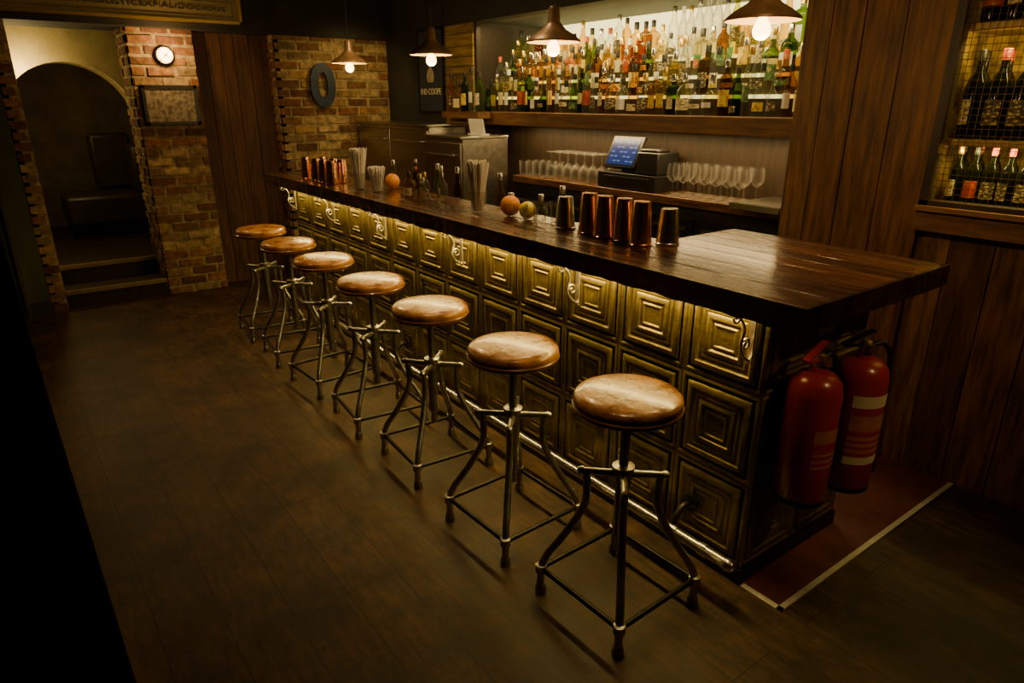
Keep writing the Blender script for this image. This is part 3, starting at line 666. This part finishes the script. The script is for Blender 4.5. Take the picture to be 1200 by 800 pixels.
pf_=thing('picture_frame','black framed map print on brick pillar','picture',(-.56,6.43,1.59))
b=MB()
for x0,x1,z0,z1 in((-.21,.21,.13,.155),(-.21,.21,-.155,-.13),(-.21,-.185,-.155,.155),(.185,.21,-.155,.155)): b.box(x0,x1,-.012,.02,z0,z1)
b.obj('frame',M['black'],pf_)
b=MB(); b.box(-.187,.187,0,.012,-.132,.132); b.obj('print',pm('map_print',(.34,.28,.18),.5,c2=(.13,.105,.065),ns=28,lo=.45,hi=.58),pf_)
O_=thing('letter_sign','dark blue metal letter mounted on brick wall','sign',(.755,6.41,1.74))
text('0',.5,M['blue'],O_,(0,0,0),(math.pi/2,0,0),name='letter_face',ext=.012,width=.24,off=.016)
ps=thing('wall_poster','navy pub poster with yellow lettering on dark wall','poster',(1.44,5.6,1.87))
b=MB(); b.box(-.006,.006,-.21,.21,-.34,.34); b.obj('panel',M['navy'],ps)
b=MB()
for y0_,y1_,z0_,z1_ in((-.22,.22,.33,.345),(-.22,.22,-.345,-.33),(-.22,-.205,-.345,.345),(.205,.22,-.345,.345)): b.box(-.012,.006,y0_,y1_,z0_,z1_)
b.obj('frame',M['iron'],ps)
text('IND COOPE',.075,M['ytext'],ps,(-.009,0,-.17),(math.pi/2,0,-math.pi/2),width=.35)
b=MB(); b.lathe([(0,-.08),(.05,-.08),(.065,-.03),(.045,.02),(.02,.035),(.035,.06),(.02,.09),(0,.1)],(-.004,.0,-.01),16) 
for v in b.bm.verts: v.co.x=-.009+(v.co.x+.004)*.02
b.obj('printed_emblem',pm('poster_print',(.7,.6,.38),.5,c2=(.5,.43,.27),ns=20),ps)
# bench in hall
bn=thing('hall_bench','dark upholstered bench in the vaulted room','bench',(-.95,8.4,.301))
b=MB(); b.box(-.4,.35,-.35,.3,.12,.42); b.obj('seat',pm('dark_leather',(.06,.045,.025),.4,c2=(.04,.03,.018),ns=10),bn,bevel=.04)
b=MB(); b.box(-.05,.35,.2,.35,.42,1.0); b.box(.25,.36,-.35,.3,.42,.9); b.obj('backrest',bpy.data.materials['dark_leather'],bn,bevel=.04)
b=MB(); b.box(-.35,.3,-.3,.3,0,.12); b.obj('base',M['black'],bn)
# black sheet standing in for the soft shadow at the left
b=MB(); nx,nz=60,12
def cpt(i,j):
    z=2.6*j/nz; e=-1.818-.04*(z-.6) if z<1.45 else -1.852
    x=e-.9*i/nx; return (x,1.22+.035*math.sin(i*.75)+.008*math.sin(j+i*.3),max(z,.01))
V=[[b.bm.verts.new(cpt(i,j)) for j in range(nz+1)] for i in range(nx+1)]
for i in range(nx):
    for j in range(nz): b.f([V[i][j],V[i+1][j],V[i+1][j+1],V[i][j+1]],0,True)
cu=b.obj('shadow_sheet',M['shadow_sheet'],label='black sheet down to the floor standing in for a soft shadow',category='shadow_sheet')
so=cu.modifiers.new('s','SOLIDIFY'); so.thickness=.006
# ---------------------------------------------------------------- lights
G=(1,.7,.2)
area((-.04,3.2,1.02),(.0,3.2,.4),26,G,.05,4.1) .rotation_euler=(0,0,0)
WW=(1,.66,.27)
for y,e in((1.3,32),(2.5,36),(3.7,36),(4.9,36)): spot((-.6,y,2.58),(-.4,y,0),e,WW,48,.8)
spot((-1.3,4.0,2.58),(-1.1,3.7,0),27,WW,80,1)
spot((-1.3,5.4,2.58),(-1.1,5.4,0),18,WW,90,1)
area((1.53,3.46,2.2),(1.7,3.46,1.5),26,(1,.76,.32),.06,2.8,'shelf_fill_light').rotation_euler=(0,math.radians(-20),0)  # added fill from the front so the bottle labels don't go dark
area((1.56,3.3,1.43),(1.58,3.3,0),17,(1,.68,.27),.08,2.6,'under_shelf_light').rotation_euler=(0,0,0)
for zz in(2.4,1.87,1.44): area((1.385,.78,zz),(1.5,.78,0),4.5,(1,.74,.2),.02,.9,'cabinet_light').rotation_euler=(0,math.radians(-30),0)
plight((-1.5,7.34,1.86),13,(1,.72,.28),.05)
plight((-1.4,8.4,2.2),1.2,(1,.68,.28),.1)
spot((1.0,5.8,2.15),(1.0,6.45,1.5),9,(1,.7,.24),130,.8)
spot((.4,4.1,2.58),(.9,5.0,1.2),34,(1,.7,.32),90,.9)
spot((.3,-.6,2.5),(.3,1.1,.62),42,(1,.64,.26),34,1)  # added fill for the bar end and extinguishers, no fitting here
spot((.3,.9,2.55),(1.33,1.3,1.4),9,(1,.64,.23),80,1)  # added wash on the wood wall, boosting what the pendants give
spot((.1,2.9,2.58),(.15,2.9,1.1),20,(1,.72,.38),95,1)
spot((-.1,1.1,2.58),(.3,1.475,1.93),9,(1,.66,.3),36,1)  # added fill to lift the nearest pendant shade out of black
w=bpy.data.worlds.new('w'); S.world=w; w.use_nodes=True
w.node_tree.nodes['Background'].inputs[0].default_value=(.9,.6,.3,1); w.node_tree.nodes['Background'].inputs[1].default_value=.02
# ---------------------------------------------------------------- camera
cd=bpy.data.cameras.new('camera'); cam=bpy.data.objects.new('camera',cd); COL.objects.link(cam); S.camera=cam
cd.sensor_width=36; cd.lens=23.7; cd.clip_start=.02
cam.location=(-1.83,0,1.62)
p=math.radians(19.6); yw=math.radians(36.65)
cam.rotation_euler=Vector((math.sin(yw)*math.cos(p),math.cos(yw)*math.cos(p),-math.sin(p))).to_track_quat('-Z','Y').to_euler()
